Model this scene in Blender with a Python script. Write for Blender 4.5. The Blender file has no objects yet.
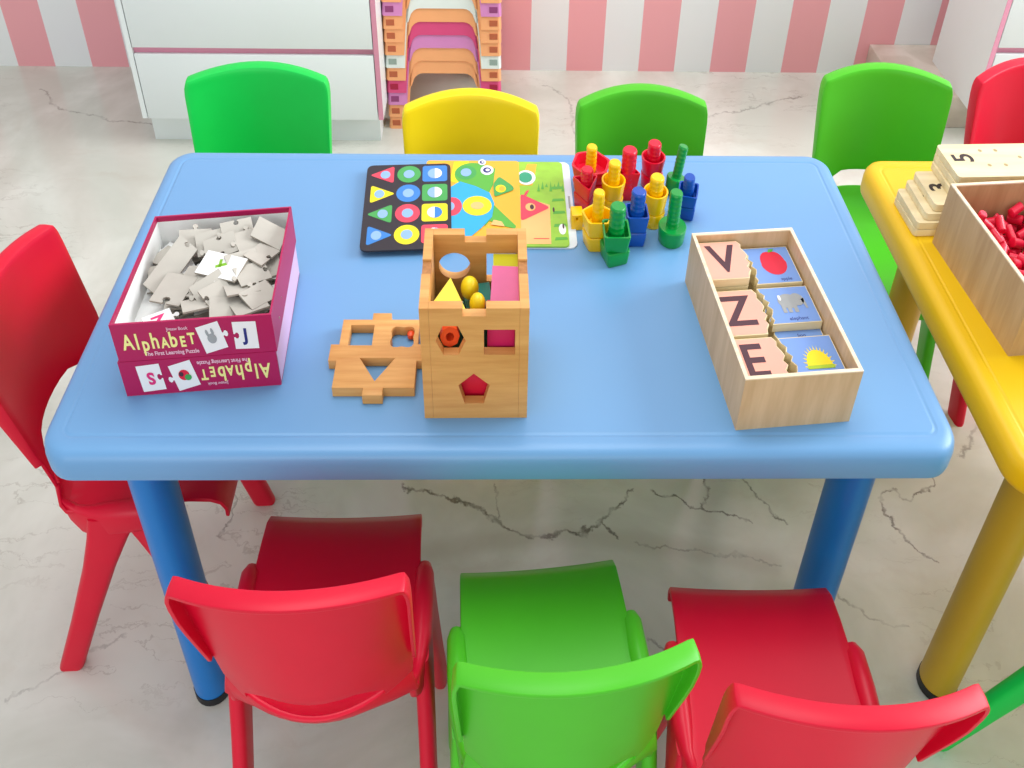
import bpy, bmesh, math, random
from mathutils import Vector, Matrix, Euler
PI = math.pi
random.seed(7)
sc = bpy.context.scene
COL = sc.collection

# ------------------------------------------------------------------ materials
def lin(c):
    c = c / 255.0
    return c / 12.92 if c <= 0.04045 else ((c + 0.055) / 1.055) ** 2.4
def rgb(r, g, b):
    return (lin(r), lin(g), lin(b), 1.0)

def new_mat(name):
    m = bpy.data.materials.new(name)
    m.use_nodes = True
    nt = m.node_tree
    return m, nt, nt.nodes['Principled BSDF']

def plain(name, col, rough=0.4, spec=0.5, var=0.04, scale=30.0, bump=0.0):
    """a solid colour with a faint procedural variation"""
    m, nt, b = new_mat(name)
    tc = nt.nodes.new('ShaderNodeTexCoord')
    nz = nt.nodes.new('ShaderNodeTexNoise')
    nz.inputs['Scale'].default_value = scale
    nz.inputs['Detail'].default_value = 3
    nt.links.new(tc.outputs['Object'], nz.inputs['Vector'])
    mx = nt.nodes.new('ShaderNodeMix'); mx.data_type = 'RGBA'
    mx.inputs['A'].default_value = tuple(c * (1 - var) for c in col[:3]) + (1,)
    mx.inputs['B'].default_value = tuple(min(1, c * (1 + var)) for c in col[:3]) + (1,)
    nt.links.new(nz.outputs['Fac'], mx.inputs['Factor'])
    nt.links.new(mx.outputs['Result'], b.inputs['Base Color'])
    b.inputs['Roughness'].default_value = rough
    b.inputs['Specular IOR Level'].default_value = spec
    if bump:
        bp = nt.nodes.new('ShaderNodeBump')
        bp.inputs['Strength'].default_value = bump
        bp.inputs['Distance'].default_value = 0.002
        nz2 = nt.nodes.new('ShaderNodeTexNoise')
        nz2.inputs['Scale'].default_value = 260
        nt.links.new(tc.outputs['Object'], nz2.inputs['Vector'])
        nt.links.new(nz2.outputs['Fac'], bp.inputs['Height'])
        nt.links.new(bp.outputs['Normal'], b.inputs['Normal'])
    return m

def wood(name, c1, c2, axis=0, scale=14.0, rough=0.5):
    m, nt, b = new_mat(name)
    tc = nt.nodes.new('ShaderNodeTexCoord')
    mp = nt.nodes.new('ShaderNodeMapping')
    s = [9.0, 9.0, 9.0]; s[axis] = 0.9
    mp.inputs['Scale'].default_value = s
    nz = nt.nodes.new('ShaderNodeTexNoise')
    nz.inputs['Scale'].default_value = scale
    nz.inputs['Detail'].default_value = 5
    nz.inputs['Roughness'].default_value = 0.6
    nt.links.new(tc.outputs['Object'], mp.inputs['Vector'])
    nt.links.new(mp.outputs['Vector'], nz.inputs['Vector'])
    cr = nt.nodes.new('ShaderNodeValToRGB')
    cr.color_ramp.elements[0].position = 0.32; cr.color_ramp.elements[0].color = c2
    cr.color_ramp.elements[1].position = 0.66; cr.color_ramp.elements[1].color = c1
    nt.links.new(nz.outputs['Fac'], cr.inputs['Fac'])
    nt.links.new(cr.outputs['Color'], b.inputs['Base Color'])
    b.inputs['Roughness'].default_value = rough
    return m

M = {}
M['table_blue'] = plain('blue table plastic', rgb(108, 161, 209), 0.36, 0.5, 0.05, 3.0, 0.02)
M['leg_blue'] = plain('blue leg plastic', rgb(0, 116, 196), 0.35)
M['table_yellow'] = plain('yellow table plastic', rgb(232, 188, 0), 0.4, 0.5, 0.05, 3.0)
M['leg_yellow'] = plain('ochre leg plastic', rgb(205, 165, 35), 0.42)
M['black'] = plain('black rubber', rgb(18, 20, 24), 0.5)
M['red'] = plain('crimson chair plastic', rgb(214, 0, 46), 0.40, 0.35)
M['green'] = plain('grass green chair plastic', rgb(76, 188, 32), 0.40, 0.35)
M['green_bright'] = plain('emerald chair plastic', rgb(0, 204, 78), 0.42, 0.4)
M['yellow'] = plain('yellow chair plastic', rgb(255, 222, 0), 0.42, 0.4)
M['white'] = plain('white laminate', rgb(228, 234, 234), 0.4, 0.4, 0.01)
M['pink_edge'] = plain('pink edge band', rgb(226, 150, 176), 0.45)
M['pink_wall'] = rgb(238, 166, 172)
M['toy_red'] = plain('red toy plastic', rgb(222, 12, 50), 0.3)
M['toy_yellow'] = plain('yellow toy plastic', rgb(250, 200, 0), 0.3)
M['toy_green'] = plain('green toy plastic', rgb(0, 150, 62), 0.3)
M['toy_blue'] = plain('blue toy plastic', rgb(12, 80, 178), 0.3)
M['maroon'] = plain('maroon printed card', rgb(176, 22, 84), 0.4, 0.4, 0.03)
M['card_white'] = plain('white card', rgb(240, 242, 240), 0.6, 0.3, 0.02)
M['card_grey'] = plain('grey board', rgb(188, 184, 174), 0.7, 0.2, 0.08, 60)
M['card_side'] = plain('grey board edge', rgb(160, 152, 140), 0.8, 0.2, 0.06, 60)
M['ink_yellow'] = plain('pale yellow ink', rgb(245, 240, 150), 0.5)
M['ink_pale'] = plain('pale pink ink', rgb(235, 190, 205), 0.5)
M['ink_lav'] = plain('pale lavender ink', rgb(222, 190, 224), 0.5)
M['ink_navy'] = plain('navy ink', rgb(30, 40, 120), 0.5)
M['ink_pink'] = plain('pink ink', rgb(225, 40, 120), 0.5)
M['ink_green'] = plain('green ink', rgb(130, 190, 30), 0.5)
M['ink_red'] = plain('red ink', rgb(225, 25, 60), 0.5)
M['ink_grey'] = plain('grey ink', rgb(160, 165, 165), 0.5)
M['ink_black'] = plain('black ink', rgb(35, 25, 25), 0.5)
M['ink_brown'] = plain('dark brown ink', rgb(72, 40, 52), 0.5)
M['beech'] = wood('honey beech', rgb(226, 172, 100), rgb(206, 146, 76), 0, 10)
M['beech_dark'] = wood('shaded notch beech', rgb(190, 130, 72), rgb(160, 104, 54), 2, 20)  # darker beech, paints the shade inside the side wall notches
M['ply'] = wood('pale plywood', rgb(218, 188, 146), rgb(198, 166, 122), 2, 8)
M['ply_crate'] = wood('tan plywood', rgb(196, 164, 120), rgb(176, 142, 98), 2, 8)
M['ply_edge'] = wood('plywood edge', rgb(244, 228, 200), rgb(230, 208, 172), 0, 12)
M['maple'] = wood('cream maple', rgb(240, 226, 184), rgb(224, 206, 160), 0, 8)
M['peach'] = plain('peach printed face', rgb(246, 172, 152), 0.45, 0.4, 0.02)
M['sky_face'] = plain('periwinkle printed face', rgb(120, 158, 222), 0.45, 0.4, 0.03)
M['sun_yellow'] = plain('sun yellow', rgb(250, 225, 10), 0.45)
M['sun_rim'] = plain('sun green rim', rgb(170, 200, 30), 0.45)
M['slate'] = plain('slate card', rgb(38, 38, 46), 0.45, 0.4, 0.03)
M['p_red'] = plain('coral print', rgb(232, 66, 90), 0.4)
M['p_yellow'] = plain('lemon print', rgb(246, 226, 20), 0.4)
M['p_green'] = plain('leaf print', rgb(64, 166, 82), 0.4)
M['p_blue'] = plain('azure print', rgb(46, 130, 208), 0.4)
M['p_hole'] = plain('pale blue print', rgb(140, 182, 228), 0.4)
M['p_white'] = plain('white print', rgb(240, 245, 248), 0.4)
M['p_orange'] = plain('orange print', rgb(250, 182, 52), 0.4)
M['p_salmon'] = plain('salmon print', rgb(250, 192, 120), 0.4)
M['p_grass'] = plain('grass print', rgb(150, 204, 60), 0.4, 0.5, 0.2, 60)
M['p_cyan'] = plain('cyan print', rgb(30, 172, 228), 0.4)
M['p_dgreen'] = plain('green print', rgb(86, 178, 60), 0.4)
M['p_teal'] = plain('teal print', rgb(40, 160, 120), 0.4)
M['board_white'] = plain('pale board', rgb(222, 234, 244), 0.4)
M['wood_red'] = plain('red painted wood', rgb(222, 20, 60), 0.4)
M['wood_pink'] = plain('rose painted wood', rgb(222, 96, 148), 0.45, 0.5, 0.1, 50)
M['wood_magenta'] = plain('magenta painted wood', rgb(206, 34, 100), 0.4)
M['wood_yellow'] = plain('yellow painted wood', rgb(246, 220, 20), 0.4)
M['wood_olive'] = plain('yellow green painted wood', rgb(206, 204, 30), 0.4)
M['wood_teal'] = plain('teal painted wood', rgb(30, 130, 120), 0.4)
M['wood_orange'] = plain('orange painted wood', rgb(240, 84, 36), 0.4)
M['s_orange'] = plain('apricot stool plastic', rgb(246, 172, 118), 0.4)
M['s_white'] = plain('white stool plastic', rgb(226, 234, 230), 0.4)
M['s_mag'] = plain('magenta stool plastic', rgb(218, 74, 128), 0.4)
M['s_lav'] = plain('lavender stool plastic', rgb(214, 136, 194), 0.4)
M['cello'] = plain('pale pink plastic wrap', rgb(245, 170, 190), 0.2)

# ------------------------------------------------------------------ mesh helpers
class MB:
    def __init__(s):
        s.v = []; s.f = []; s.mi = []; s.mats = []
    def mat(s, m):
        m = M[m] if isinstance(m, str) else m
        if m not in s.mats: s.mats.append(m)
        return s.mats.index(m)
    def add(s, vs, fs, m, T=None):
        k = len(s.v); i = s.mat(m)
        for p in vs:
            p = Vector(p)
            s.v.append(T @ p if T is not None else p)
        for f in fs:
            s.f.append([k + a for a in f]); s.mi.append(i)
        return k
    def box(s, lo, hi, m, T=None):
        x0, y0, z0 = lo; x1, y1, z1 = hi
        vs = [(x0,y0,z0),(x1,y0,z0),(x1,y1,z0),(x0,y1,z0),(x0,y0,z1),(x1,y0,z1),(x1,y1,z1),(x0,y1,z1)]
        fs = [(3,2,1,0),(4,5,6,7),(0,1,5,4),(1,2,6,5),(2,3,7,6),(3,0,4,7)]
        s.add(vs, fs, m, T)
    def loft(s, rings, m, T=None, cap0=True, cap1=True):
        """rings: equal-length closed loops, counter-clockwise seen from the end of the loft"""
        n = len(rings[0]); vs = [p for r in rings for p in r]; fs = []
        for a in range(len(rings) - 1):
            for i in range(n):
                j = (i + 1) % n
                fs.append((a*n+i, a*n+j, (a+1)*n+j, (a+1)*n+i))
        if cap0: fs.append(tuple(range(n))[::-1])
        if cap1: fs.append(tuple((len(rings)-1)*n + i for i in range(n)))
        s.add(vs, fs, m, T)
    def prism(s, pts, z0, z1, m, T=None, mtop=None):
        n = len(pts)
        vs = [(x, y, z0) for x, y in pts] + [(x, y, z1) for x, y in pts]
        s.add(vs, [tuple(range(n))[::-1]] + [(i, (i+1) % n, n+(i+1) % n, n+i) for i in range(n)], m, T)
        s.add([(x, y, z1) for x, y in pts], [tuple(range(n))], mtop or m, T)
    def face(s, pts, z, m, T=None):
        s.add([(x, y, z) for x, y in pts], [tuple(range(len(pts)))], m, T)
    def ring(s, outer, inner, z0, z1, m, T=None):
        """hollow wall between two equal-length loops"""
        n = len(outer); vs = []
        for (pts, z) in ((outer, z0), (outer, z1), (inner, z1), (inner, z0)):
            vs += [(x, y, z) for x, y in pts]
        fs = []
        for a in range(4):
            b = (a + 1) % 4
            for i in range(n):
                j = (i + 1) % n
                fs.append((a*n+i, a*n+j, b*n+j, b*n+i))
        s.add(vs, fs, m, T)
    def build(s, name, parent=None, smooth=True, bevel=0.0, seg=2, mods=None, loc=None, rot=None):
        me = bpy.data.meshes.new(name)
        me.from_pydata([tuple(p) for p in s.v], [], s.f)
        for m in s.mats: me.materials.append(m)
        for p, i in zip(me.polygons, s.mi):
            p.material_index = i; p.use_smooth = smooth
        me.update()
        o = bpy.data.objects.new(name, me); COL.objects.link(o)
        if parent is not None: o.parent = parent
        if loc is not None: o.location = loc
        if rot is not None: o.rotation_euler = rot
        if mods: mods(o)
        if bevel:
            b = o.modifiers.new('bevel', 'BEVEL'); b.width = bevel; b.segments = seg
            b.limit_method = 'ANGLE'; b.angle_limit = math.radians(40); b.harden_normals = False
        return o

def tag(o, label=None, cat=None, group=None, kind=None):
    if label: o['label'] = label
    if cat: o['category'] = cat
    if group: o['group'] = group
    if kind: o['kind'] = kind
    return o
def thing(name, label, cat, loc=(0, 0, 0), rotz=0.0, group=None, rot=None):
    o = bpy.data.objects.new(name, None); COL.objects.link(o)
    o.empty_display_size = 0.05
    o.location = loc; o.rotation_euler = rot if rot else (0, 0, rotz)
    return tag(o, label, cat, group)
def children(o):
    return [c for c in bpy.data.objects if c.parent == o]
def dup(root, loc, rotz=0.0, label=None, group=None, rot=None):
    r = root.copy(); COL.objects.link(r); r.location = loc
    r.rotation_euler = rot if rot else (0, 0, rotz)
    if label: r['label'] = label
    if group: r['group'] = group
    for ch in children(root):
        c = ch.copy(); COL.objects.link(c); c.parent = r
        for g in children(ch):
            d = g.copy(); COL.objects.link(d); d.parent = c
    return r

def circ(cx, cy, rx, ry=None, n=20, a0=0.0):
    ry = rx if ry is None else ry
    return [(cx + rx*math.cos(a0 + 2*PI*i/n), cy + ry*math.sin(a0 + 2*PI*i/n)) for i in range(n)]
def rrect(x0, y0, x1, y1, r, n=5):
    pts = []
    for (cx, cy, a) in ((x1-r, y0+r, -PI/2), (x1-r, y1-r, 0), (x0+r, y1-r, PI/2), (x0+r, y0+r, PI)):
        for i in range(n + 1):
            t = a + PI/2*i/n
            pts.append((cx + r*math.cos(t), cy + r*math.sin(t)))
    return pts
def rpoly(pts, r, n=4):
    """rounded corners on a convex counter-clockwise polygon"""
    out = []; m = len(pts)
    for i in range(m):
        p0, p, p1 = Vector(pts[i-1]), Vector(pts[i]), Vector(pts[(i+1) % m])
        a = (p0 - p).normalized(); b = (p1 - p).normalized()
        A = p + a*r; B = p + b*r
        for k in range(n + 1):
            t = k/n
            out.append(tuple(A*(1-t)**2 + p*2*t*(1-t) + B*t*t))
    return out

def plate(outline, holes, thick):
    """flat plate with holes, in xy, z from 0 to thick -> (verts, faces)"""
    cu = bpy.data.curves.new('tmp', 'CURVE'); cu.dimensions = '2D'; cu.fill_mode = 'BOTH'
    cu.extrude = thick/2
    for pts in [outline] + holes:
        sp = cu.splines.new('POLY'); sp.points.add(len(pts)-1); sp.use_cyclic_u = True
        for q, (x, y) in zip(sp.points, pts): q.co = (x, y, 0, 1)
    o = bpy.data.objects.new('tmp', cu); COL.objects.link(o)
    dg = bpy.context.evaluated_depsgraph_get()
    me = bpy.data.meshes.new_from_object(o.evaluated_get(dg))
    bm = bmesh.new(); bm.from_mesh(me)
    bmesh.ops.remove_doubles(bm, verts=bm.verts, dist=1e-6)
    bmesh.ops.recalc_face_normals(bm, faces=bm.faces)
    vs = [(v.co.x, v.co.y, v.co.z + thick/2) for v in bm.verts]
    bm.verts.index_update()
    fs = [tuple(v.index for v in f.verts) for f in bm.faces]
    bm.free(); bpy.data.objects.remove(o); bpy.data.curves.remove(cu); bpy.data.meshes.remove(me)
    return vs, fs

def text(s, size, bold=0.0, sx=1.0, space=1.0):
    """flat letters centred on the origin -> (verts, faces)"""
    cu = bpy.data.curves.new('tmp', 'FONT'); cu.body = s; cu.size = size
    cu.align_x = 'CENTER'; cu.align_y = 'CENTER'; cu.offset = bold; cu.fill_mode = 'FRONT'
    cu.space_character = space; cu.resolution_u = 3
    o = bpy.data.objects.new('tmp', cu); COL.objects.link(o)
    dg = bpy.context.evaluated_depsgraph_get()
    me = bpy.data.meshes.new_from_object(o.evaluated_get(dg))
    vs = [(v.co.x*sx, v.co.y, 0) for v in me.vertices]; fs = [tuple(p.vertices) for p in me.polygons]
    bpy.data.objects.remove(o); bpy.data.curves.remove(cu); bpy.data.meshes.remove(me)
    return vs, fs

def TR(x, y, z, rz=0.0, rx=0.0, ry=0.0):
    return Matrix.Translation((x, y, z)) @ Euler((rx, ry, rz)).to_matrix().to_4x4()

T = 0.475                                        # height of the table tops

# ------------------------------------------------------------------ the room
def floor_material():
    m, nt, b = new_mat('veined marble')
    N, L = nt.nodes, nt.links
    tc = N.new('ShaderNodeTexCoord')
    mp = N.new('ShaderNodeMapping'); mp.inputs['Scale'].default_value = (1/SX, 1/SY, 1/SZ)
    L.new(tc.outputs['Object'], mp.inputs['Vector'])
    P0 = mp.outputs['Vector']
    def noise(vec, scale, det=4, rough=0.55, dist=0.0):
        n = N.new('ShaderNodeTexNoise'); n.inputs['Scale'].default_value = scale
        n.inputs['Detail'].default_value = det; n.inputs['Roughness'].default_value = rough
        n.inputs['Distortion'].default_value = dist
        L.new(vec, n.inputs['Vector']); return n
    def vm(op, a, b=None, c=None):
        n = N.new('ShaderNodeVectorMath'); n.operation = op
        for i, q in enumerate((a, b)):
            if q is None: continue
            if isinstance(q, (tuple, Vector)): n.inputs[i].default_value = q
            else: L.new(q, n.inputs[i])
        if c is not None: L.new(c, n.inputs['Scale'])
        return n
    def ma(op, a, b=None, clamp=False):
        n = N.new('ShaderNodeMath'); n.operation = op; n.use_clamp = clamp
        for i, q in enumerate((a, b)):
            if q is None: continue
            if isinstance(q, (int, float)): n.inputs[i].default_value = q
            else: L.new(q, n.inputs[i])
        return n.outputs[0]
    def mix(f, a, b):
        n = N.new('ShaderNodeMix'); n.data_type = 'RGBA'
        L.new(f, n.inputs['Factor'])
        for k, q in (('A', a), ('B', b)):
            if isinstance(q, tuple): n.inputs[k].default_value = q
            else: L.new(q, n.inputs[k])
        return n.outputs['Result']
    def ramp(v, a, b):
        n = N.new('ShaderNodeMapRange'); L.new(v, n.inputs['Value'])
        n.inputs['From Min'].default_value = a; n.inputs['From Max'].default_value = b
        n.interpolation_type = 'SMOOTHSTEP'
        return n.outputs['Result']
    # jagged warp
    w = noise(P0, 14, 5, 0.65)
    off = vm('SUBTRACT', w.outputs['Color'], (0.5, 0.5, 0.5))
    offs = vm('MULTIPLY', off.outputs[0], (0.075, 0.075, 0.0))
    P = vm('ADD', P0, offs.outputs[0]).outputs[0]
    # base clouding
    c1 = noise(P0, 2.3, 5, 0.6, 0.6)
    c2 = noise(P0, 7.0, 4, 0.6, 0.4)
    base = mix(ramp(c1.outputs['Fac'], 0.35, 0.68), rgb(198, 199, 188), rgb(221, 222, 213))
    base = mix(ma('MULTIPLY', ramp(c2.outputs['Fac'], 0.55, 0.8), 0.35), base, rgb(192, 184, 168))
    # soft long bands (stretched noise, diagonal)
    mp2 = N.new('ShaderNodeMapping'); mp2.inputs['Rotation'].default_value = (0, 0, math.radians(-24))
    mp2.inputs['Scale'].default_value = (1.0, 6.5, 1)
    L.new(P, mp2.inputs['Vector'])
    bands = noise(mp2.outputs['Vector'], 2.2, 4, 0.6, 0.5)
    v = ma('ABSOLUTE', ma('SUBTRACT', bands.outputs['Fac'], 0.5))
    thin = ma('SUBTRACT', 1.0, ramp(v, 0.0, 0.012), True)
    msk = ramp(noise(P0, 1.7, 2).outputs['Fac'], 0.46, 0.62)
    base = mix(ma('MULTIPLY', ma('MULTIPLY', thin, msk), 0.35), base, rgb(146, 138, 126))
    soft = ramp(bands.outputs['Fac'], 0.58, 0.74)
    base = mix(ma('MULTIPLY', soft, 0.35), base, rgb(190, 182, 168))
    # the strong veins, as the slab has them
    VE = [
     (0.0035, 0.85, [(-.207,.411),(-.145,.394),(-.092,.39),(-.043,.363),(-.003,.333),(.036,.317),(.085,.313),(.155,.319),(.206,.342),(.246,.382),(.277,.408)]),
     (0.003, 0.8, [(.206,.342),(.232,.307)]),
     (0.0032, 0.85, [(.315,.399),(.365,.386),(.387,.372),(.418,.368),(.424,.424)]),
     (0.003, 0.8, [(.418,.368),(.47,.351),(.496,.337)]),
     (0.003, 0.8, [(.501,.424),(.514,.392),(.568,.341)]),
     (0.0022, 0.5, [(-.003,.333),(-.02,.42)]),
     (0.0028, 0.45, [(.27,.293),(.534,.253)]),
     (0.003, 0.8, [(.769,.387),(.811,.393),(.833,.38),(.893,.406),(.898,.427)]),
     (0.003, 0.8, [(.769,.387),(.78,.34),(.811,.291),(.841,.258)]),
     (0.0025, 0.6, [(-.543,.385),(-.54,.345),(-.553,.316)]),
     (0.003, 0.35, [(-.846,.044),(-.678,.133)]),
     (0.003, 0.5, [(.265,.127),(.331,.095)]),
     (0.003, 0.5, [(.626,.209),(.674,.157),(.742,.14)]),
     (0.004, 0.5, [(-1.508,1.76),(-1.4,1.654),(-1.092,1.582)]),
     (0.004, 0.5, [(.616,1.626),(.791,1.681),(1.014,1.766)]),
     (0.004, 0.4, [(.157,1.811),(.236,1.728),(.237,1.522)]),
     (0.004, 0.5, [(.979,.467),(1.083,.573),(1.201,.746)]),
    ]
    broad = [(0.02, 0.30, [(-.233,.262),(-.042,.30),(.115,.314),(.271,.30),(.517,.258)])]
    def seg(Pv, a, c):
        av = Vector((a[0], a[1], 0)); ba = Vector((c[0]-a[0], c[1]-a[1], 0)); l2 = ba.dot(ba)
        pa = vm('SUBTRACT', Pv, av).outputs[0]
        d = vm('DOT_PRODUCT', pa, tuple(ba / l2)).outputs['Value']
        h = ma('MULTIPLY', d, 1.0, True)
        s_ = N.new('ShaderNodeVectorMath'); s_.operation = 'SCALE'
        s_.inputs[0].default_value = ba; L.new(h, s_.inputs['Scale'])
        df = vm('SUBTRACT', pa, s_.outputs[0]).outputs[0]
        fl = vm('MULTIPLY', df, (1, 1, 0)).outputs[0]
        return vm('LENGTH', fl).outputs['Value']
    tex = ramp(noise(P0, 30, 3).outputs['Fac'], 0.35, 0.62)
    def veins(lst, Pv, acc, soft_edge):
        for (wd, st, pts) in lst:
            best = None
            for a, c in zip(pts, pts[1:]):
                d = seg(Pv, a, c)
                best = d if best is None else ma('MINIMUM', best, d)
            e = ma('MULTIPLY', ma('SUBTRACT', 1.0, ramp(best, wd*0.2, wd*soft_edge), True), st)
            acc = e if acc is None else ma('MAXIMUM', acc, e)
        return acc
    vein = veins(VE, P, None, 1.5)
    vein = ma('MULTIPLY', vein, ma('ADD', ma('MULTIPLY', tex, 0.7), 0.3))
    base = mix(veins(broad, P0, None, 1.6), base, rgb(168, 158, 142))
    base = mix(vein, base, rgb(98, 92, 84))
    L.new(base, b.inputs['Base Color'])
    b.inputs['Roughness'].default_value = 0.16
    b.inputs['Specular IOR Level'].default_value = 0.45
    return m

def wall_material():
    m, nt, b = new_mat('striped wall paint')
    N, L = nt.nodes, nt.links
    tc = N.new('ShaderNodeTexCoord')
    sp = N.new('ShaderNodeSeparateXYZ'); L.new(tc.outputs['Object'], sp.inputs[0])
    def ma(op, a, b=None):
        n = N.new('ShaderNodeMath'); n.operation = op
        for i, q in enumerate((a, b)):
            if q is None: continue
            if isinstance(q, (int, float)): n.inputs[i].default_value = q
            else: L.new(q, n.inputs[i])
        return n.outputs[0]
    x = ma('MULTIPLY', sp.outputs['X'], 1/SX)
    k = ma('DIVIDE', ma('SUBTRACT', x, 0.1096), 0.1248)
    left = ma('LESS_THAN', x, -0.6)               # the run left of the drawer unit starts on the other colour
    k = ma('ADD', k, left)
    par = ma('FLOORED_MODULO', k, 2.0)
    f = ma('GREATER_THAN', par, 1.0)
    nz = N.new('ShaderNodeTexNoise'); nz.inputs['Scale'].default_value = 3
    L.new(tc.outputs['Object'], nz.inputs['Vector'])
    mx = N.new('ShaderNodeMix'); mx.data_type = 'RGBA'
    mx.inputs['A'].default_value = rgb(234, 236, 236); mx.inputs['B'].default_value = M['pink_wall']
    L.new(f, mx.inputs['Factor'])
    m2 = N.new('ShaderNodeMix'); m2.data_type = 'RGBA'; m2.blend_type = 'MULTIPLY'
    m2.inputs['Factor'].default_value = 0.06
    L.new(mx.outputs['Result'], m2.inputs['A']); L.new(nz.outputs['Color'], m2.inputs['B'])
    L.new(m2.outputs['Result'], b.inputs['Base Color'])
    b.inputs['Roughness'].default_value = 0.45
    return m

SX, SY, SZ = 0.75046315, 1.0, 1.0013656          # width : depth : height proportions of the room in the photograph

M['floor'] = floor_material()
mb = MB(); mb.box((-2.6, -1.7, -0.06), (3.2, 1.96, 0), 'floor')
tag(mb.build('floor', smooth=False), kind='structure')
M['wall'] = wall_material()
mb = MB(); mb.box((-2.6, 1.897, 0), (3.2, 1.96, 2.4), 'wall')
tag(mb.build('wall_back', smooth=False), kind='structure')

# ------------------------------------------------------------------ plastic chair
def hsection(cx, cy, cz, wx, wy, n=3):
    r = min(wx, wy)*0.42
    return [(x, y, cz) for x, y in rrect(cx-wx/2, cy-wy/2, cx+wx/2, cy+wy/2, r, n)]
def make_chair(name, label, m, loc, rot, sx=1.0, sz=1.0, group='plastic nursery chairs'):
    t = thing(name, label, 'chair', loc, rot, group)
    # seat shell: front lip -> dish -> up to the slot
    path = [(.139,.248),(.140,.260),(.135,.270),(.122,.276),(.09,.279),(.04,.279),(-.02,.277),(-.070,.273),(-.102,.273),(-.124,.280),(-.138,.291),(-.146,.305)]
    hw = [.118,.119,.120,.121,.122,.124,.127,.130,.131,.129,.126,.122]
    bl = [0,0,0,0,0,0,0,.05,.2,.5,.8,1.0]
    nu = 16
    b = MB(); vs = []; fs = []
    for (y, z), w, k in zip(path, hw, bl):
        for i in range(nu + 1):
            u = 2*i/nu - 1
            dish = .005*(1-u*u)*(1-k)
            vs.append((u*w*sx, y + k*.050*u*u, (z - dish + k*.012*u*u)*sz))
    nr = len(path)
    for a in range(nr-1):
        for i in range(nu):
            fs.append((a*(nu+1)+i, (a+1)*(nu+1)+i, (a+1)*(nu+1)+i+1, a*(nu+1)+i+1)[::-1])
    b.add(vs, fs, m)
    def sol(th, off):
        def f(o):
            s_ = o.modifiers.new('shell', 'SOLIDIFY'); s_.thickness = th; s_.offset = off; s_.use_even_offset = False
        return f
    b.build('seat', t, mods=sol(.006, -1), bevel=.002)
    # backrest: posts beside the slot, panel, folded rim
    def P(u, v, d=0.0):
        # v 0 = foot of the posts, 1 = top edge
        zt = .495 + .013*(1-u*u)
        if v == .17:                              # the slot is a shallow smile, closed at both ends
            v = .17 - .12*max(0.0, min(1.0, (abs(u)-.38)/.34))**2
        z = .301 + (zt - .301)*v + (.012*u*u)*(1-v)
        w = .125 + .008*v
        if v > .9: w -= .005*((v-.9)/.1)**2
        y = -.146 - .015*v + (.050 - .022*v)*u*u - d
        return (u*w*sx, y, z*sz)
    us = [-1,-.97,-.9,-.8,-.72,-.6,-.45,-.3,-.15,0,.15,.3,.45,.6,.72,.8,.9,.97,1]
    # slot bottom edge follows a shallow smile
    vsr = [0,.02,.17,.21,.30,.45,.60,.75,.88,.95,.985,1.0]
    b = MB(); vs = []; fs = []
    for v in vsr:
        for u in us: vs.append(P(u, v))
    n = len(us)
    for a in range(len(vsr)-1):
        for i in range(n-1):
            if vsr[a+1] <= .18 and abs((us[i]+us[i+1])/2) < .72: continue
            fs.append((a*n+i, (a+1)*n+i, (a+1)*n+i+1, a*n+i+1))
    # rim folded back along both sides and the top
    border = [(-1, v) for v in vsr[3:]] + [(u, 1.0) for u in us[1:]] + [(1, v) for v in vsr[3:-1][::-1]]
    idx = {}
    for a, v in enumerate(vsr):
        for i, u in enumerate(us): idx[(u, v)] = a*n+i
    k0 = len(vs)
    def rd(u, v):
        return .018*min(1.0, .35 + 1.3*(v-.21)) if abs(u) == 1 and v < .7 else .018
    for (u, v) in border: vs.append(P(u, v, rd(u, v)*.5))
    for (u, v) in border: vs.append(P(u, v, rd(u, v)))
    nb = len(border)
    for i in range(nb-1):
        a, c = idx[border[i]], idx[border[i+1]]
        fs.append((a, k0+i, k0+i+1, c))
        fs.append((k0+i, k0+nb+i, k0+nb+i+1, k0+i+1))
    b.add(vs, fs, m)
    def sol2(o):
        s_ = o.modifiers.new('shell', 'SOLIDIFY'); s_.thickness = .005; s_.offset = 1; s_.use_even_offset = False
    o = b.build('backrest', t, mods=sol2, bevel=.002)
    # side frames and splayed legs
    for s in (-1, 1):
        b = MB(); rings = []
        for (y, z, wx, wz) in ((.068,.256,.012,.018),(.063,.266,.018,.034),(.050,.270,.027,.040),(.01,.269,.029,.043),(-.03,.264,.027,.046),(-.058,.259,.017,.046),(-.078,.262,.013,.040),(-.091,.274,.010,.032),(-.096,.286,.008,.022),(-.098,.296,.006,.012)):
            cx = s*(.129 + min(0, (y+.05)*.18))*sx
            r = rrect(cx-wx/2, z-wz/2, cx+wx/2, z+wz/2, min(wx, wz)*.45, 3)
            rings.append([(x, y, zz*sz) for x, zz in r])
        b.loft(rings, m); b.build('side_frame', t)
    for s in (-1, 1):
        for (y0, y1, x1) in ((.026, .108, .138), (-.022, -.172, .140)):
            b = MB(); rings = []
            for q, (wx, wy) in ((0, (.020, .040)), (.015, (.022, .042)), (.35, (.022, .044)), (.7, (.022, .052)), (.88, (.022, .064)), (1.0, (.018, .078))):
                x = s*(x1 + (.131-x1)*q)*sx; y = y1 + (y0-y1)*q
                rings.append(hsection(x, y, q*.272*sz, wx, wy))
            b.loft(rings, m); b.build('leg', t)
    return t

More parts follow.
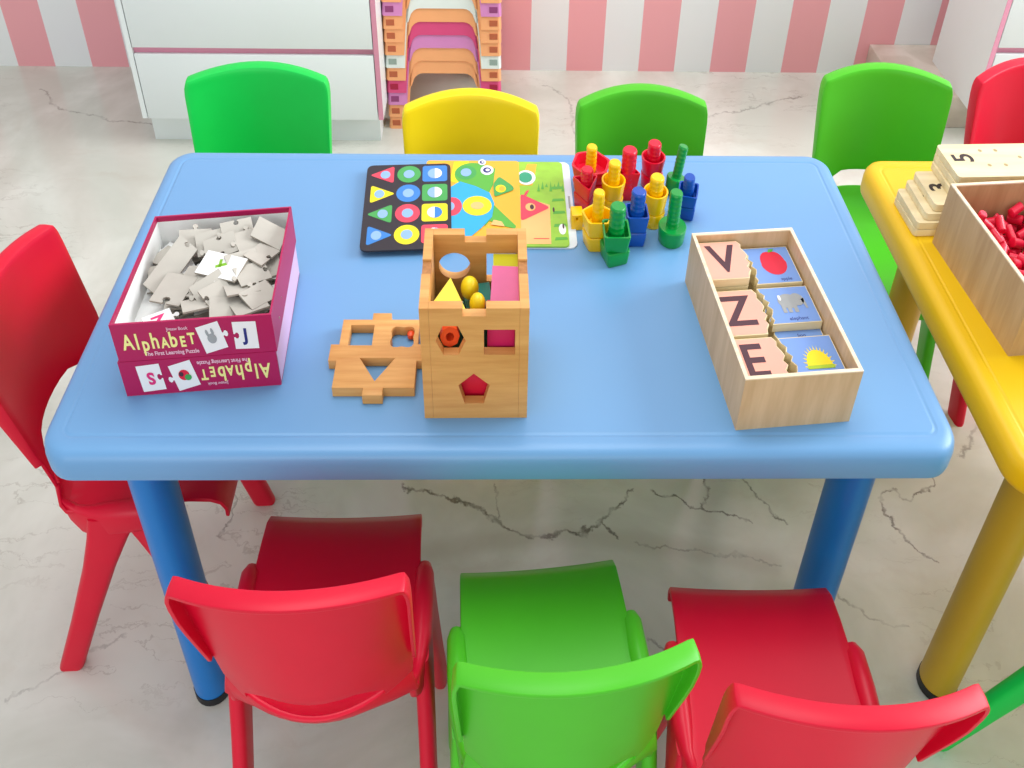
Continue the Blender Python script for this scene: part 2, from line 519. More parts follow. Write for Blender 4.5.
D2 = math.radians
make_chair('child_chair', 'crimson plastic chair sideways at the left end of the blue table', 'red', (-.579, .241, 0), D2(-88))
make_chair('child_chair', 'crimson plastic chair seen from behind, left of the lime chair at the near side', 'red', (-.239, -.036, 0), D2(.6), .965, 1.012)
make_chair('child_chair', 'lime green plastic chair seen from behind, between two crimson chairs', 'green', (.060, -.112, 0), D2(4.6), .945, 1.012)
make_chair('child_chair', 'crimson plastic chair seen from behind, nearest the yellow table front leg', 'red', (.351, -.143, 0), D2(-.6), .955, 1.012)
make_chair('child_chair', 'bright emerald plastic chair behind the table, in front of the white drawers', 'green_bright', (-.508, .713, 0), PI + D2(1), 1.10, .915)
make_chair('child_chair', 'yellow plastic chair behind the blue table, in front of the stool stack', 'yellow', (-.060, .570, 0), PI, .98, .965)
make_chair('child_chair', 'green plastic chair behind the cluster of toy bolts', 'green', (.278, .590, 0), PI, .955, .965)
make_chair('child_chair', 'green plastic chair between both tables with its seat in view', 'green', (.788, .675, 0), PI - D2(4.5), .975, .962)
make_chair('child_chair', 'crimson plastic chair at far right, cut off behind the yellow table', 'red', (1.134, .690, 0), PI + D2(8), 1.0, .972)
make_chair('child_chair', 'emerald plastic chair at the lower right corner, only a slanting leg in view', 'green_bright', (.871, -.187, 0), D2(-96))

# ------------------------------------------------------------------ tables
def make_table(name, label, mt, ml, x0, y0, x1, y1, legs):
    t = thing(name, label, 'table', ((x0+x1)/2, (y0+y1)/2, 0), 0, 'play tables')
    cx, cy = (x0+x1)/2, (y0+y1)/2
    b = MB(); rings = []
    prof = [(.024,.442),(.022,.437),(.006,.437),(.001,.441),(0,.446),(0,.460),(.0015,.467),(.005,.472),(.010,.4745),(.018,.475),(.0192,.475),(.0243,.475),
            (.0255,.475),(.027,.4743),(.0295,.4743),(.031,.475),(.0322,.475)]
    for off, z in prof:
        r = max(.008, .042-off)
        rings.append([(x-cx, y-cy, z) for x, y in rrect(x0+off, y0+off, x1-off, y1-off, r, 8)])
    b.loft(rings, mt)
    b.build('tabletop', t)
    for (lx, ly) in legs:
        b = MB(); r = .0305
        b.loft([[(x, y, z) for x, y in circ(lx-cx, ly-cy, rr, n=28)] for z, rr in ((.012, r), (.4385, r))], ml)
        lg = b.build('leg', t)
        b = MB()
        b.loft([[(x, y, z) for x, y in circ(lx-cx, ly-cy, rr, n=28)] for z, rr in ((0, r-.002), (.002, r+.0012), (.014, r+.0012), (.0145, r-.001))], 'black')
        b.build('foot_cap', lg)
    return t
make_table('play_table', 'blue plastic play table with rounded corners and darker blue legs', 'table_blue', 'leg_blue', -.6, 0, .6, .5957,
           [(-.492,.062),(.494,.062),(-.492,.532),(.494,.532)])
make_table('play_table', 'yellow plastic play table with ochre legs at the right', 'table_yellow', 'leg_yellow', .6585, -.03, 1.8585, .584,
           [(.752,.055),(1.75,.055),(.768,.487),(1.75,.487)])

# ------------------------------------------------------------------ drawer units
def drawer_unit(label, x0, x1, yf, zb, splits, plinth):
    t = thing('drawer_cabinet', label, 'cabinet', ((x0+x1)/2, 1.69, 0), 0, 'white drawer cabinets')
    cx, cy = (x0+x1)/2, 1.69
    def bx(b, lo, hi, m): b.box((lo[0]-cx, lo[1]-cy, lo[2]), (hi[0]-cx, hi[1]-cy, hi[2]), m)
    H = .78; yb = 1.89 if plinth else 1.795
    b = MB()
    for xa in (x0, x1-.014):
        bx(b, (xa, yf+.0006, zb), (xa+.014, yb, H), 'white')
    bx(b, (x0+.014, yf+.02, zb), (x1-.014, yb, zb+.014), 'white')
    bx(b, (x0+.014, yf+.02, H-.014), (x1-.014, yb, H), 'white')
    bx(b, (x0+.014, yb-.01, zb+.014), (x1-.014, yb, H-.014), 'white')
    b.build('body', t, smooth=False)
    b = MB()
    for xa in ((x1-.014,) if plinth else (x0,)):
        bx(b, (xa, yf, zb), (xa+.014, yf+.001, H), 'pink_edge')
    bx(b, (x0+.014, yf+.012, zb+.014), (x1-.014, yf+.02, H-.014), 'pink_edge')
    tag(b.build('edge_trim', t, smooth=False), 'pink edging round the drawer fronts')
    for za, zc in zip(splits, splits[1:]):
        b = MB(); bx(b, (x0+.0165, yf, za+.0075), (x1-.0165, yf+.012, zc-.0075), 'white')
        b.build('drawer_front', t, smooth=False, bevel=.001)
    if plinth:
        b = MB(); bx(b, (x0+.006, yf+.04, 0), (x1-.018, yb, zb), 'white')
        b.build('plinth', t, smooth=False)
    return t
drawer_unit('white drawer cabinet with pink edging at top left behind the emerald chair', -1.058, -.345, 1.474, .072, [.064, .2285, .42, .6, .786], True)
drawer_unit('white drawer cabinet with pink edging at far right on a marble ledge', 1.447, 2.2, 1.505, .0795, [.074, .232, .415, .6, .786], False)
def marble_small():
    m, nt, b = new_mat('beige marble')
    N, L = nt.nodes, nt.links
    tc = N.new('ShaderNodeTexCoord'); nz = N.new('ShaderNodeTexNoise')
    nz.inputs['Scale'].default_value = 9; nz.inputs['Detail'].default_value = 6; nz.inputs['Distortion'].default_value = 1.2
    L.new(tc.outputs['Object'], nz.inputs['Vector'])
    cr = N.new('ShaderNodeValToRGB'); e = cr.color_ramp.elements
    e[0].position = .3; e[0].color = rgb(186, 174, 158); e[1].position = .62; e[1].color = rgb(214, 204, 192)
    k = e.new(.5); k.color = rgb(202, 190, 176)
    L.new(nz.outputs['Fac'], cr.inputs['Fac']); L.new(cr.outputs['Color'], b.inputs['Base Color'])
    b.inputs['Roughness'].default_value = .3
    return m
M['ledge'] = marble_small()
mb = MB(); mb.box((1.272, 1.595, 0), (2.2, 1.8965, .0795), 'ledge')
tag(mb.build('trim_1', smooth=False, bevel=.003), kind='structure')

# ------------------------------------------------------------------ stack of stools
def make_stool(label, m, loc):
    t = thing('step_stool', label, 'stool', loc, 0, 'stacked plastic stools')
    w, d, H = .1205, .095, .172          # half sizes at the top of the legs
    def hx(z): return w + (H - z)*.11 + .036
    def hy(z): return d + (H - z)*.11 + .036
    b = MB()
    b.loft([[(x, y, z) for x, y in rrect(-hx(H)+o, -hy(H)+o, hx(H)-o, hy(H)-o, .03, 5)] for z, o in ((H-.006, .0), (H+.002, .0), (H+.006, .004))], m)
    b.build('seat', t)
    # skirt: four arched aprons as one thin band under the seat
    b = MB()
    for s in (-1, 1):
        for ax in (0, 1):
            vs, fs = [], []
            n = 28
            L0 = (w + .006) if ax == 0 else (d + .006)
            for i in range(n+1):
                u = 2*i/n - 1
                for z in (H-.005, H-.040 - .030*(1-math.sqrt(1-min(1.0, max(0.0, abs(u)-.50)/.27)**2))):
                    q = (hy(z) if ax == 0 else hx(z))
                    for th in (0, .0028):
                        p = (u*L0, s*(q-th)) if ax == 0 else (s*(q-th), u*L0)
                        vs.append((p[0], p[1], z))
            for i in range(n):
                a = i*4; c = a+4
                for (p, q) in ((0,2),(2,3),(3,1),(1,0)):
                    fs.append((a+p, c+p, c+q, a+q))
            fs.append((0,1,3,2)); fs.append((n*4, n*4+2, n*4+3, n*4+1))
            b.add(vs, fs, m)
    b.build('apron', t, smooth=False)
    for sx_ in (-1, 1):
        for sy_ in (-1, 1):
            # L-shaped channel leg, splayed outwards
            b = MB()
            def prof(z, wd):
                X, Y = hx(z), hy(z); th = .0028
                return [(sx_*(X-wd), sy_*Y, z), (sx_*(X-.006), sy_*Y, z), (sx_*X, sy_*(Y-.006), z), (sx_*X, sy_*(Y-wd*.8), z),
                        (sx_*(X-th), sy_*(Y-wd*.8), z), (sx_*(X-th), sy_*(Y-.008), z), (sx_*(X-.008), sy_*(Y-th), z), (sx_*(X-wd), sy_*(Y-th), z)]
            rings = [prof(0, .060), prof(.03, .060), prof(.09, .061), prof(.125, .064), prof(H-.007, .070)]
            if sx_*sy_ < 0: rings = [r[::-1] for r in rings]
            b.loft(rings, m)
            lg = b.build('leg', t, smooth=False)
            # foot slot low outside: darker box, shade of the hollow painted into its colour
            b = MB(); z0, z1 = .008, .021
            X0, Y0 = hx(.015), hy(.015)
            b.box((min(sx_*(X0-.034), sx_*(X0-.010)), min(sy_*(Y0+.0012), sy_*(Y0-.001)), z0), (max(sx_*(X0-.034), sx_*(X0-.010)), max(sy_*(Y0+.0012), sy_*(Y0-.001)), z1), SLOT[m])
            tag(b.build('slot', lg, smooth=False), 'foot slot with its shade painted darker')
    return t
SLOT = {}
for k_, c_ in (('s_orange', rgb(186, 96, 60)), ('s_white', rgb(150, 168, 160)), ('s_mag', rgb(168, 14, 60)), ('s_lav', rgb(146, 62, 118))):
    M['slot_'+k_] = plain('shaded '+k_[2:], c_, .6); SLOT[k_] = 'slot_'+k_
stool_order = ['s_orange', 's_orange', 's_lav', 's_mag', 's_orange', 's_white', 's_orange', 's_orange', 's_orange', 's_lav', 's_orange']
nth = ['lowest', 'second', 'third', 'fourth', 'fifth', 'sixth', 'seventh', 'eighth', 'ninth', 'tenth', 'topmost']
cn = {'s_orange': 'apricot', 's_lav': 'lavender', 's_mag': 'magenta', 's_white': 'white'}
protos = {}
for i, c_ in enumerate(stool_order):
    lab = '%s plastic stool, %s in the stack beside the left drawer cabinet' % (cn[c_], (nth[i] + ' from the floor') if 0 < i < 10 else nth[i])
    loc = (-.1685, 1.722, .0301*i)
    if c_ in protos: dup(protos[c_], loc, 0, lab)
    else: protos[c_] = make_stool(lab, c_, loc)

# ------------------------------------------------------------------ maroon puzzle boxes
BR = D2(5.0)
def tray(b, w, d, h, th, base, mo, mi):
    """open tray: outer skin mo, inner lining mi, origin at front-left bottom corner"""
    o = [(0,0),(w,0),(w+.0055,d+.0025),(.014,d-.0025)]; i_ = [(th,th),(w-th,th),(w+.0055-th,d+.0025-th),(.014+th,d-.0025-th)]   # the card is a little out of square
    b.add([(x,y,0) for x,y in o]+[(x,y,h) for x,y in o]+[(x,y,h) for x,y in i_],
          [(3,2,1,0)]+[(k,(k+1)%4,4+(k+1)%4,4+k) for k in range(4)]+[(4+k,4+(k+1)%4,8+(k+1)%4,8+k) for k in range(4)], mo)
    b.add([(x,y,h) for x,y in i_]+[(x,y,h-.006) for x,y in i_], [(k,(k+1)%4,4+(k+1)%4,4+k) for k in range(4)], mo)
    b.add([(x,y,h-.006) for x,y in i_]+[(x,y,base) for x,y in i_], [(k,(k+1)%4,4+(k+1)%4,4+k) for k in range(4)]+[(4,5,6,7)], mi)
def jig(w, h, tabs):
    """jigsaw outline; tabs for bottom, right, top, left: 1 knob, -1 socket, 0 flat"""
    pts = []
    C = [(-w/2,-h/2),(w/2,-h/2),(w/2,h/2),(-w/2,h/2)]
    for k in range(4):
        a, c = Vector(C[k]), Vector(C[(k+1) % 4]); e = c-a; nrm = Vector((e.y, -e.x)).normalized()
        L_ = min(w, h)
        pts.append(tuple(a))
        s = tabs[k]
        if s:
            mid = (a+c)/2; ev = e.normalized()
            for (t_, q) in ((-.07,0),(-.06,.05),(-.12,.10),(-.12,.17),(-.05,.22),(.05,.22),(.12,.17),(.12,.10),(.06,.05),(.07,0)):
                pts.append(tuple(mid + ev*t_*L_ + nrm*q*L_*s))
    return pts
FR = Euler((PI/2, 0, 0)).to_matrix().to_4x4()      # lay xy print onto a front (-y) face
def front(x, z, rz=0.0, y=-.0004):
    return Matrix.Translation((x, y, z)) @ FR @ Matrix.Rotation(rz, 4, 'Z')
def box_print(b, w, h, flip):
    def F(x, z, rz=0.0, y=-.0004):
        if flip: return front(w-x, h-z, rz+PI, y)
        return front(x, z, rz, y)
    s = .82
    # mixed-height lettering, one string per size
    xs = .0135
    for ch, sz_, dx, dz in (('A',.026,0,0),('l',.027,.0095,0),('p',.024,.0175,-.003),('h',.027,.0275,0),('A',.018,.0375,-.003),('b',.026,.0465,0),('E',.018,.056,-.003),('T',.019,.0655,0)):
        v, f = text(ch, sz_, .0006, .78)
        b.add(v, f, 'ink_yellow', F(xs+.004+dx*1.22, h*.50+dz, 0, -.0005))
    v, f = text('Jigsaw Book', .0055, .0001); b.add(v, f, 'ink_pale', F(.082, h*.80))
    v, f = text('The First Learning Puzzle', .0068, .0002); b.add(v, f, 'ink_pale', F(.069, h*.17))
    for (x, rz, tabs, kind) in ((.123, .22, (0,1,0,0), 'a'), (.166, -.03 if not flip else .06, (0,0,0,-1), 'b')):
        z = h*.5
        p = jig(.030, .0335, tabs)
        b.face(p, 0, 'card_white', F(x, z, rz, -.0004))
        if kind == 'a':
            if flip:
                b.face(circ(0, -.001, .0072, .0068), 0, 'ink_red', F(x, z, rz, -.0007))
                b.face(circ(-.004, .003, .0045, .004), 0, 'p_green', F(x, z, rz, -.0009))
                b.face(circ(.003, -.003, .003, .003), 0, 'ink_brown', F(x, z, rz, -.0009))
            else:
                b.face(circ(0, -.001, .0058, .0062), 0, 'ink_grey', F(x, z, rz, -.0007))
                for e in (-.0035, .0035):
                    b.face(circ(e, .007, .0018, .0042), 0, 'ink_grey', F(x, z, rz, -.0007))
        else:
            v, f = text('S' if flip else 'J', .021, .0008)
            b.add(v, f, 'ink_pink' if flip else 'ink_navy', F(x, z, rz, -.0007))
# lower one: the lid, upside down
t = thing('inverted_box_cover', 'maroon puzzle box cover upside down under the open box, its lettering inverted', 'box lid', (-.507, .0855, T), BR)
b = MB(); tray(b, .203, .196, .0440, .0025, .003, 'maroon', 'card_white'); b.build('shell', t, smooth=False)
b = MB(); b.add([(.2034,.002,.003),(.2089,.1965,.003),(.2089,.1965,.041),(.2034,.002,.041)], [(0,1,2,3)], 'ink_lav'); box_print(b, .203, .0440, True); tag(b.build('print', t, smooth=False), 'inverted yellow title and two small picture cards')
# upper one: the tray
ZB = T + .0442
t = thing('puzzle_box', 'open maroon puzzle box full of loose jigsaw pieces, resting on its upturned cover', 'box', (-.5045, .0862, ZB), BR)
b = MB(); tray(b, .2025, .196, .0455, .0025, .006, 'maroon', 'card_white'); b.build('shell', t, smooth=False)
b = MB(); box_print(b, .2025, .0455, False); tag(b.build('print', t, smooth=False), 'pale yellow title and two small picture cards')
# small pale zigzag print on the inside wall at the front
# pieces
BM = Matrix.Translation((-.5025, .0862, ZB + .0045)) @ Matrix.Rotation(BR, 4, 'Z')
rnd = random.Random(11)
def piece(label, lx, ly, lz, rz, rx, ry, w=.036, h=.040, top='card_grey', mark=None, group=None):
    tabs = [rnd.choice((1, -1, 0, 0)) for _ in range(4)]
    b = MB(); p = jig(w, h, tabs)
    b.prism(p, -.001, .001, 'card_side', None, top)
    if mark:
        if mark[0] == 'bar':
            b.box((-.008, -.0015, .0010), (.008, .0025, .0013), mark[1], Matrix.Rotation(.5, 4, 'Z'))
            b.box((-.008, -.0015, .0010), (.004, .0025, .0013), mark[1], Matrix.Translation((-.003,.005,0)) @ Matrix.Rotation(1.9, 4, 'Z'))
        else:
            v, f = text(mark[0], .026, .001); b.add(v, f, mark[1], Matrix.Translation((0, 0, .0013)))
    o = b.build('jigsaw_piece', smooth=False)
    o.location = BM @ Vector((lx, ly, lz))
    o.rotation_euler = (BM.to_3x3() @ Euler((rx, ry, rz)).to_matrix()).to_euler()
    return tag(o, label, 'puzzle piece', group or 'loose jigsaw pieces in the maroon box')
PL = 'plain grey cardboard jigsaw piece lying in the heap inside the maroon box'
# bottom layers: flat, spread over the tray
for layer in range(3):
    for i in range(5):
        for j in range(4):
            if layer == 2 and (j == 0 or i == 0): continue
            if i == 0 and j < 2: continue
            if i == 1 and j == 0 and layer: continue
            if layer == 0 and rnd.random() < .15: continue
            lx = .026 + i*.0385 + rnd.uniform(-.004, .004)
            ly = .026 + j*.046 + rnd.uniform(-.005, .005)
            lx = min(max(lx, .028), .178); ly = min(max(ly, .028), .168)
            piece(PL, lx, ly, .0038 + layer*.0062 + rnd.uniform(0, .0015), rnd.uniform(-.7, .7), rnd.uniform(-.09, .09), rnd.uniform(-.09, .09), .034, .038,
                  rnd.choice(('card_grey', 'card_grey', 'card_white')))
# the top of the heap
piece('grey jigsaw piece tilted up on edge against the left wall of the maroon box', .046, .118, .0245, -.55, .30, .34, .030, .075)
piece('large grey jigsaw piece lying flat at the left of the heap in the maroon box', .058, .078, .0235, -.35, .05, -.04, .046, .048)
piece('second large grey jigsaw piece fanned beneath the one with a green mark', .082, .088, .0245, -.33, .06, -.12, .040, .050)
piece('white jigsaw piece with a green V mark on top of the heap', .120, .100, .0335, -.42, .14, -.05, .064, .036, 'card_white', ('bar', 'ink_green'))
piece('white jigsaw piece with a pink letter at the near left corner of the box', .050, .026, .0225, .5, -.10, .05, .036, .036, 'card_white', ('Z', 'ink_pink'))
for k, (lx, ly, lz, rz, rx, ry) in enumerate(((.098,.152,.030,.25,.42,.0),(.112,.140,.032,.28,.30,-.1),(.132,.166,.033,.32,.40,.05),(.152,.152,.031,.5,.22,.1),(.171,.124,.030,1.1,.16,.2),(.163,.088,.030,.55,.18,.15),
        (.152,.064,.0285,.35,-.22,.15),(.176,.052,.028,.8,.2,.15),(.122,.060,.0285,.75,.22,.1),(.098,.046,.026,.35,-.2,.1),(.136,.036,.0255,.15,.18,.15),(.166,.036,.026,.5,-.16,.1),(.178,.158,.033,-.3,.22,.3),(.074,.156,.030,.15,.42,.1),(.148,.108,.032,.45,.25,.1),(.108,.070,.029,.6,.2,-.1))):
    piece(PL, lx, ly, lz, rz, rx, ry, .044, .030)

# ------------------------------------------------------------------ shape sorting cube
def ngon(cx, cy, r, n, a0):
    return [(cx + r*math.cos(a0 + 2*PI*k/n), cy + r*math.sin(a0 + 2*PI*k/n)) for k in range(n)]
SXc, SYc = -.0385, .053            # middle of the front edge on the table
t = thing('shape_sorter_box', 'honey wooden shape sorting cube with open top and cut-out front', 'toy', (SXc, SYc, T), D2(.3))
W_, H_, D_, TH = .135, .1356, .134, .0115
n1 = .0145
def wall(b, outline, holes, Tm, m='beech'):
    v, f = plate(outline, holes, TH); b.add(v, f, m, Tm)
x0_ = -W_/2 + TH + .0002; x1_ = -x0_
topn = [(x0_,0),(x1_,0),(x1_,H_),(n1,H_),(n1,H_-.009),(-n1,H_-.009),(-n1,H_),(x0_,H_)]
hexh = ngon(-.030, .098, .0188, 6, 0)
hexh = [(x, .098 + (y-.098)*1.06) for x, y in hexh]
b = MB(); wall(b, topn, [hexh, [(.0115,.081),(.0505,.081),(.0505,.111),(.0115,.111)], [( -.0018+ (x)*1.0, .0365+y) for x, y in ngon(0,0,.0212,5,PI/2)]],
               Matrix.Translation((0, TH, 0)) @ FR)
b.build('front_wall', t, smooth=False)
b = MB(); wall(b, topn, [circ(-.029, .098, .0215, .0158, 28), [(.0145,.079),(.0565-.002,.079),(.0545,.113),(.0145,.113)]], Matrix.Translation((0, D_, 0)) @ FR)
b.build('back_wall', t, smooth=False)
side = [(0,0),(D_,0),(D_,H_),(D_/2+.012,H_),(D_/2+.012,H_-.009),(D_/2-.012,H_-.009),(D_/2-.012,H_),(0,H_)]
SM = Matrix(((0,0,1,0),(1,0,0,0),(0,1,0,0),(0,0,0,1)))   # plate xy -> yz, thickness along x
for s in (0, 1):
    b = MB(); wall(b, side, [circ(D_*.3, .095, .016, n=20), ngon(D_*.7, .06, .018, 4, PI/4)], Matrix.Translation((-W_/2 if s == 0 else W_/2-TH, 0, 0)) @ SM)
    b.box((-W_/2 + .0003 if s == 0 else W_/2-TH+.0003, D_/2-.0118, H_-.0092), (-W_/2+TH-.0003 if s == 0 else W_/2-.0003, D_/2+.0118, H_-.0025), 'beech_dark')  # strip filling the notch, its inner shade put into the colour
    b.build('side_wall', t, smooth=False)
b = MB(); b.box((x0_, TH+.0002, 0), (x1_, D_-TH-.0002, .008), 'beech'); b.build('base', t, smooth=False)

# its lid, lying to the left
Lx, Ly = -.177, .1415
t_out = []
hw_, hd_ = .0553, .0565; tb = .0135; tp = .0115
t_out = [(-hw_,-hd_),(-tb,-hd_),(-tb,-hd_-tp),(tb,-hd_-tp),(tb,-hd_),(hw_,-hd_),(hw_,-tb),(hw_+tp,-tb),(hw_+tp,tb),(hw_,tb),(hw_,hd_),(tb,hd_),(tb,hd_+tp),(-tb,hd_+tp),(-tb,hd_),(-hw_,hd_),(-hw_,tb),(-hw_-tp,tb),(-hw_-tp,-tb),(-hw_,-tb)]
flower = [(.0325 + (.0178 - .0028*math.cos(4*a))*math.cos(a), .0265 + (.0190 - .0028*math.cos(4*a))*math.sin(a)) for a in [2*PI*k/32 for k in range(32)]]
b = MB(); v, f = plate(t_out, [[(-.043,.012),(-.0095,.012),(-.0095,.047),(-.043,.047)], flower, [(-.0235,-.009),(.001,-.046),(.0255,-.009)]], .0115)
b.add(v, f, 'beech')
o = b.build('cutout_board', smooth=False, bevel=.0008, loc=(Lx, Ly, T+.0003), rot=(0, 0, D2(0)))
tag(o, 'flat wooden lid with square, flower and triangle holes beside the sorting cube', 'toy lid')
b = MB(); b.loft([[(x,y,z) for x,y in circ(0,0,r,n=12)] for z,r in ((0,.003),(.003,.0055),(.007,.005),(.009,.002))], 'wood_orange')
tag(b.build('bead', loc=(-.134, .180, T)), 'small orange bead showing in the flower hole of the wooden lid', 'bead')

# blocks inside the cube (world positions)
def block(label, pts, h, m, loc, rot, name='shape_block', bev=.0012):
    b = MB(); b.prism(pts, -h/2, h/2, m)
    return tag(b.build(name, smooth=True, bevel=bev, loc=loc, rot=rot), label, 'toy block', 'blocks inside the wooden sorting cube')
zt = T
# lower layer carries the upper
block('crimson pentagon block seen through the pentagon hole of the cube', ngon(0,0,.0205,5,PI/2), .028, 'wood_red', (-.040, .0835, zt+.0295), (PI/2, 0, 0))
block('magenta cuboid block seen through the square hole of the cube', [(-.0175,-.018),(.0175,-.018),(.0175,.018),(-.0175,.018)], .034, 'wood_magenta', (-.0055, .0855, zt+.095-.004), (0, 0, 0))
b = MB(); b.ring(ngon(0,0,.0125,8,0), ngon(0,0,.0055,8,0), -.011, .011, 'wood_orange')
tag(b.build('shape_block', smooth=False, loc=(-.0715, .079, zt+.0905), rot=(PI/2, 0, .12)), 'orange block with a bored hole seen through the hexagon hole of the cube', 'toy block', 'blocks inside the wooden sorting cube')
block('crimson cube block at the bottom right inside the cube', [(-.017,-.017),(.017,-.017),(.017,.017),(-.017,.017)], .06, 'wood_red', (.003, .086, zt+.0385), (0, 0, .05))
block('teal block low in the middle of the sorting cube', [(-.018,-.02),(.018,-.02),(.018,.02),(-.018,.02)], .075, 'wood_teal', (-.036, .145, zt+.046), (0, 0, .15))
block('dark teal block low at the left of the sorting cube', [(-.017,-.018),(.017,-.018),(.017,.018),(-.017,.018)], .070, 'wood_teal', (-.074, .125, zt+.0435), (0, 0, -.1))
block('yellow green block at the right rear of the sorting cube', [(-.0165,-.013),(.0175,-.013),(.0175,.013),(-.0165,.013)], .105, 'wood_olive', (.001, .1585, zt+.063), (0, 0, 0))
block('large yellow triangular block leaning at the left inside the cube', [(-.0255,-.014),(.0275,-.024),(.0,.026)], .014, 'wood_yellow', (-.0715, .0985, zt+.1080), (D2(14), D2(4), D2(0)))
block('rose pink cuboid block on top at the right inside the cube', [(-.0183,-.0265),(.0183,-.0265),(.0183,.0265),(-.0183,.0265)], .020, 'wood_pink', (.0005, .1155, zt+.1085), (D2(8), 0, D2(-3)))
def ball(label, r, sz_, loc):
    b = MB(); rings = []
    for k in range(1, 12):
        a = PI*k/12; rings.append([(x, y, -sz_*math.cos(a)) for x, y in circ(0, 0, r*math.sin(a), n=20)])
    b.loft(rings, 'wood_yellow'); 
    return tag(b.build('wooden_bead', loc=loc), label, 'toy block', 'blocks inside the wooden sorting cube')
ball('yellow egg-shaped wooden bead, the rear of two in the cube', .0120, .0120, (-.0465, .133, zt+.1010))
ball('yellow round wooden bead, nearer the front wall of the cube', .0105, .0115, (-.0355, .0985, zt+.107))

# ------------------------------------------------------------------ printed cards at the back of the table
def card(b, pts, z0, z1, m): b.prism(pts, z0, z1, m)
# pale board, lowest
b = MB(); card(b, rrect(-.108, .353, .1205, .5615, .012), 0, .002, 'board_white')
b.box((.1125, .443, .002), (.1160, .473, .0022), 'ink_grey')
tag(b.build('puzzle_board', smooth=False, loc=(0, 0, T+.0002), rot=(0, 0, 0)), 'pale white-blue board lying lowest under the picture cards', 'board')
# grass picture
b = MB(); z = .0005
P_ = rrect(-.02, .357, .1075, .5625, .008)
card(b, P_, 0, .0018, 'p_grass')
Zt = .0018
b.face([(-.01,.362),(.078,.362),(.080,.452),(.055,.462),(.020,.480),(-.01,.480)], Zt+.0002, 'p_salmon')
b.face([(.03,.50),(.045,.556),(.062,.556),(.058,.53),(.052,.50)], Zt+.0002, 'p_orange')
for (x, y, r, m_) in ((.042,.520,.0165,'p_white'),(.0405,.520,.012,'p_teal')):
    b.face(circ(x, y, r, r*1.15), Zt+.0004 + (.0002 if m_ == 'p_teal' else 0), m_)
b.face(rpoly([(.030,.4125),(.081,.4455),(.031,.4795)], .008), Zt+.0004, 'p_red')
b.face(circ(.047,.446,.0085,.0095), Zt+.0006, 'p_salmon'); b.face(circ(.0495,.446,.0035,.006), Zt+.0008, 'ink_brown')
b.face([(.036,.474),(.040,.484),(.046,.489),(.045,.484),(.041,.474)], Zt+.0005, 'p_red')
for (x, y) in ((.086,.44),(.100,.402)): b.face(circ(x, y, .0016, .006), Zt+.0004, 'ink_brown')
b.face(circ(.098,.395,.006,.012), Zt+.0003, 'p_white')
b.face([(.05,.373),(.075,.373),(.075,.3745),(.05,.3745)], Zt+.0004, 'ink_red')
for k in range(7):
    xx = .060 + k*.007
    b.face([(xx,.485+.006*(k%3)),(xx+.0035,.505+.006*(k%2)),(xx+.005,.485+.005*(k%3))], Zt+.0003, 'p_dgreen')
for k in range(5):
    b.face([(.084, .37+k*.03),(.106,.372+k*.03),(.104,.378+k*.03),(.086,.377+k*.03)], Zt+.0002, 'p_dgreen')
tag(b.build('picture_card', smooth=False, loc=(.0, -.004, T+.0024)), 'green grass picture card with a pink triangle, right of the frog card', 'card', 'picture cards on the blue table')
# frog picture
b = MB()
card(b, rrect(-.135, .357, .0295, .5625, .006), 0, .0018, 'p_orange')
Q = lambda pts, dz, m_: b.face(pts, Zt+dz, m_)
Q([(-.092,.508),(-.086,.559),(-.060,.561),(-.06,.535),(-.070,.50)], .0002, 'p_yellow')
Q(circ(-.052, .526, .032, .030, 28), .0004, 'p_dgreen')
Q([(-.074,.50),(-.03,.52),(-.012,.545),(-.016,.50),(-.026,.47),(-.06,.468)], .00035, 'p_dgreen')
Q(circ(-.064, .530, .0185, .018), .0006, 'p_green'); Q(circ(-.064, .530, .0095, .0105), .0008, 'p_hole')
for (x, y, r) in ((-.027,.536,.0115),(-.036,.557,.007)):
    Q(circ(x, y, r, r*1.1), .0008, 'p_white'); Q(circ(x, y, r*.62, r*.62), .0010, 'ink_navy'); Q(circ(x+.001, y, r*.32, r*.3), .0012, 'p_white')
Q([(-.090,.40),(-.082,.392),(-.055,.372),(-.035,.395),(-.018,.42),(-.014,.452),(-.022,.478),(-.046,.494),(-.074,.506),(-.092,.490)], .0010, 'p_cyan')
Q(circ(-.043, .446, .0245, .0235, 28), .0012, 'p_yellow'); Q(circ(-.043, .446, .011, .009), .0014, 'p_salmon')
Q(circ(-.085, .444, .0165, .022), .0012, 'p_red'); Q(circ(-.088, .444, .007, .010), .0014, 'p_hole')
Q(rpoly([(-.014,.468),(.021,.486),(.017,.497),(-.006,.520),(-.016,.500)], .006), .0010, 'p_green'); Q(circ(-.003,.488,.009,.0095), .0012, 'p_yellow'); Q(circ(-.001,.488,.005,.006), .0014, 'p_orange')
Q([(-.014,.448),(.022,.400),(.020,.394),(-.006,.402),(-.022,.412),(-.030,.398),(-.024,.425)], .0006, 'p_dgreen')
Q([(-.020,.402),(.003,.398),(-.002,.409),(-.015,.413)], .0012, 'p_salmon')
tag(b.build('picture_card', smooth=False, loc=(0, -.006, T+.0046)), 'orange picture card with a green frog and a blue fan shape', 'card', 'picture cards on the blue table')
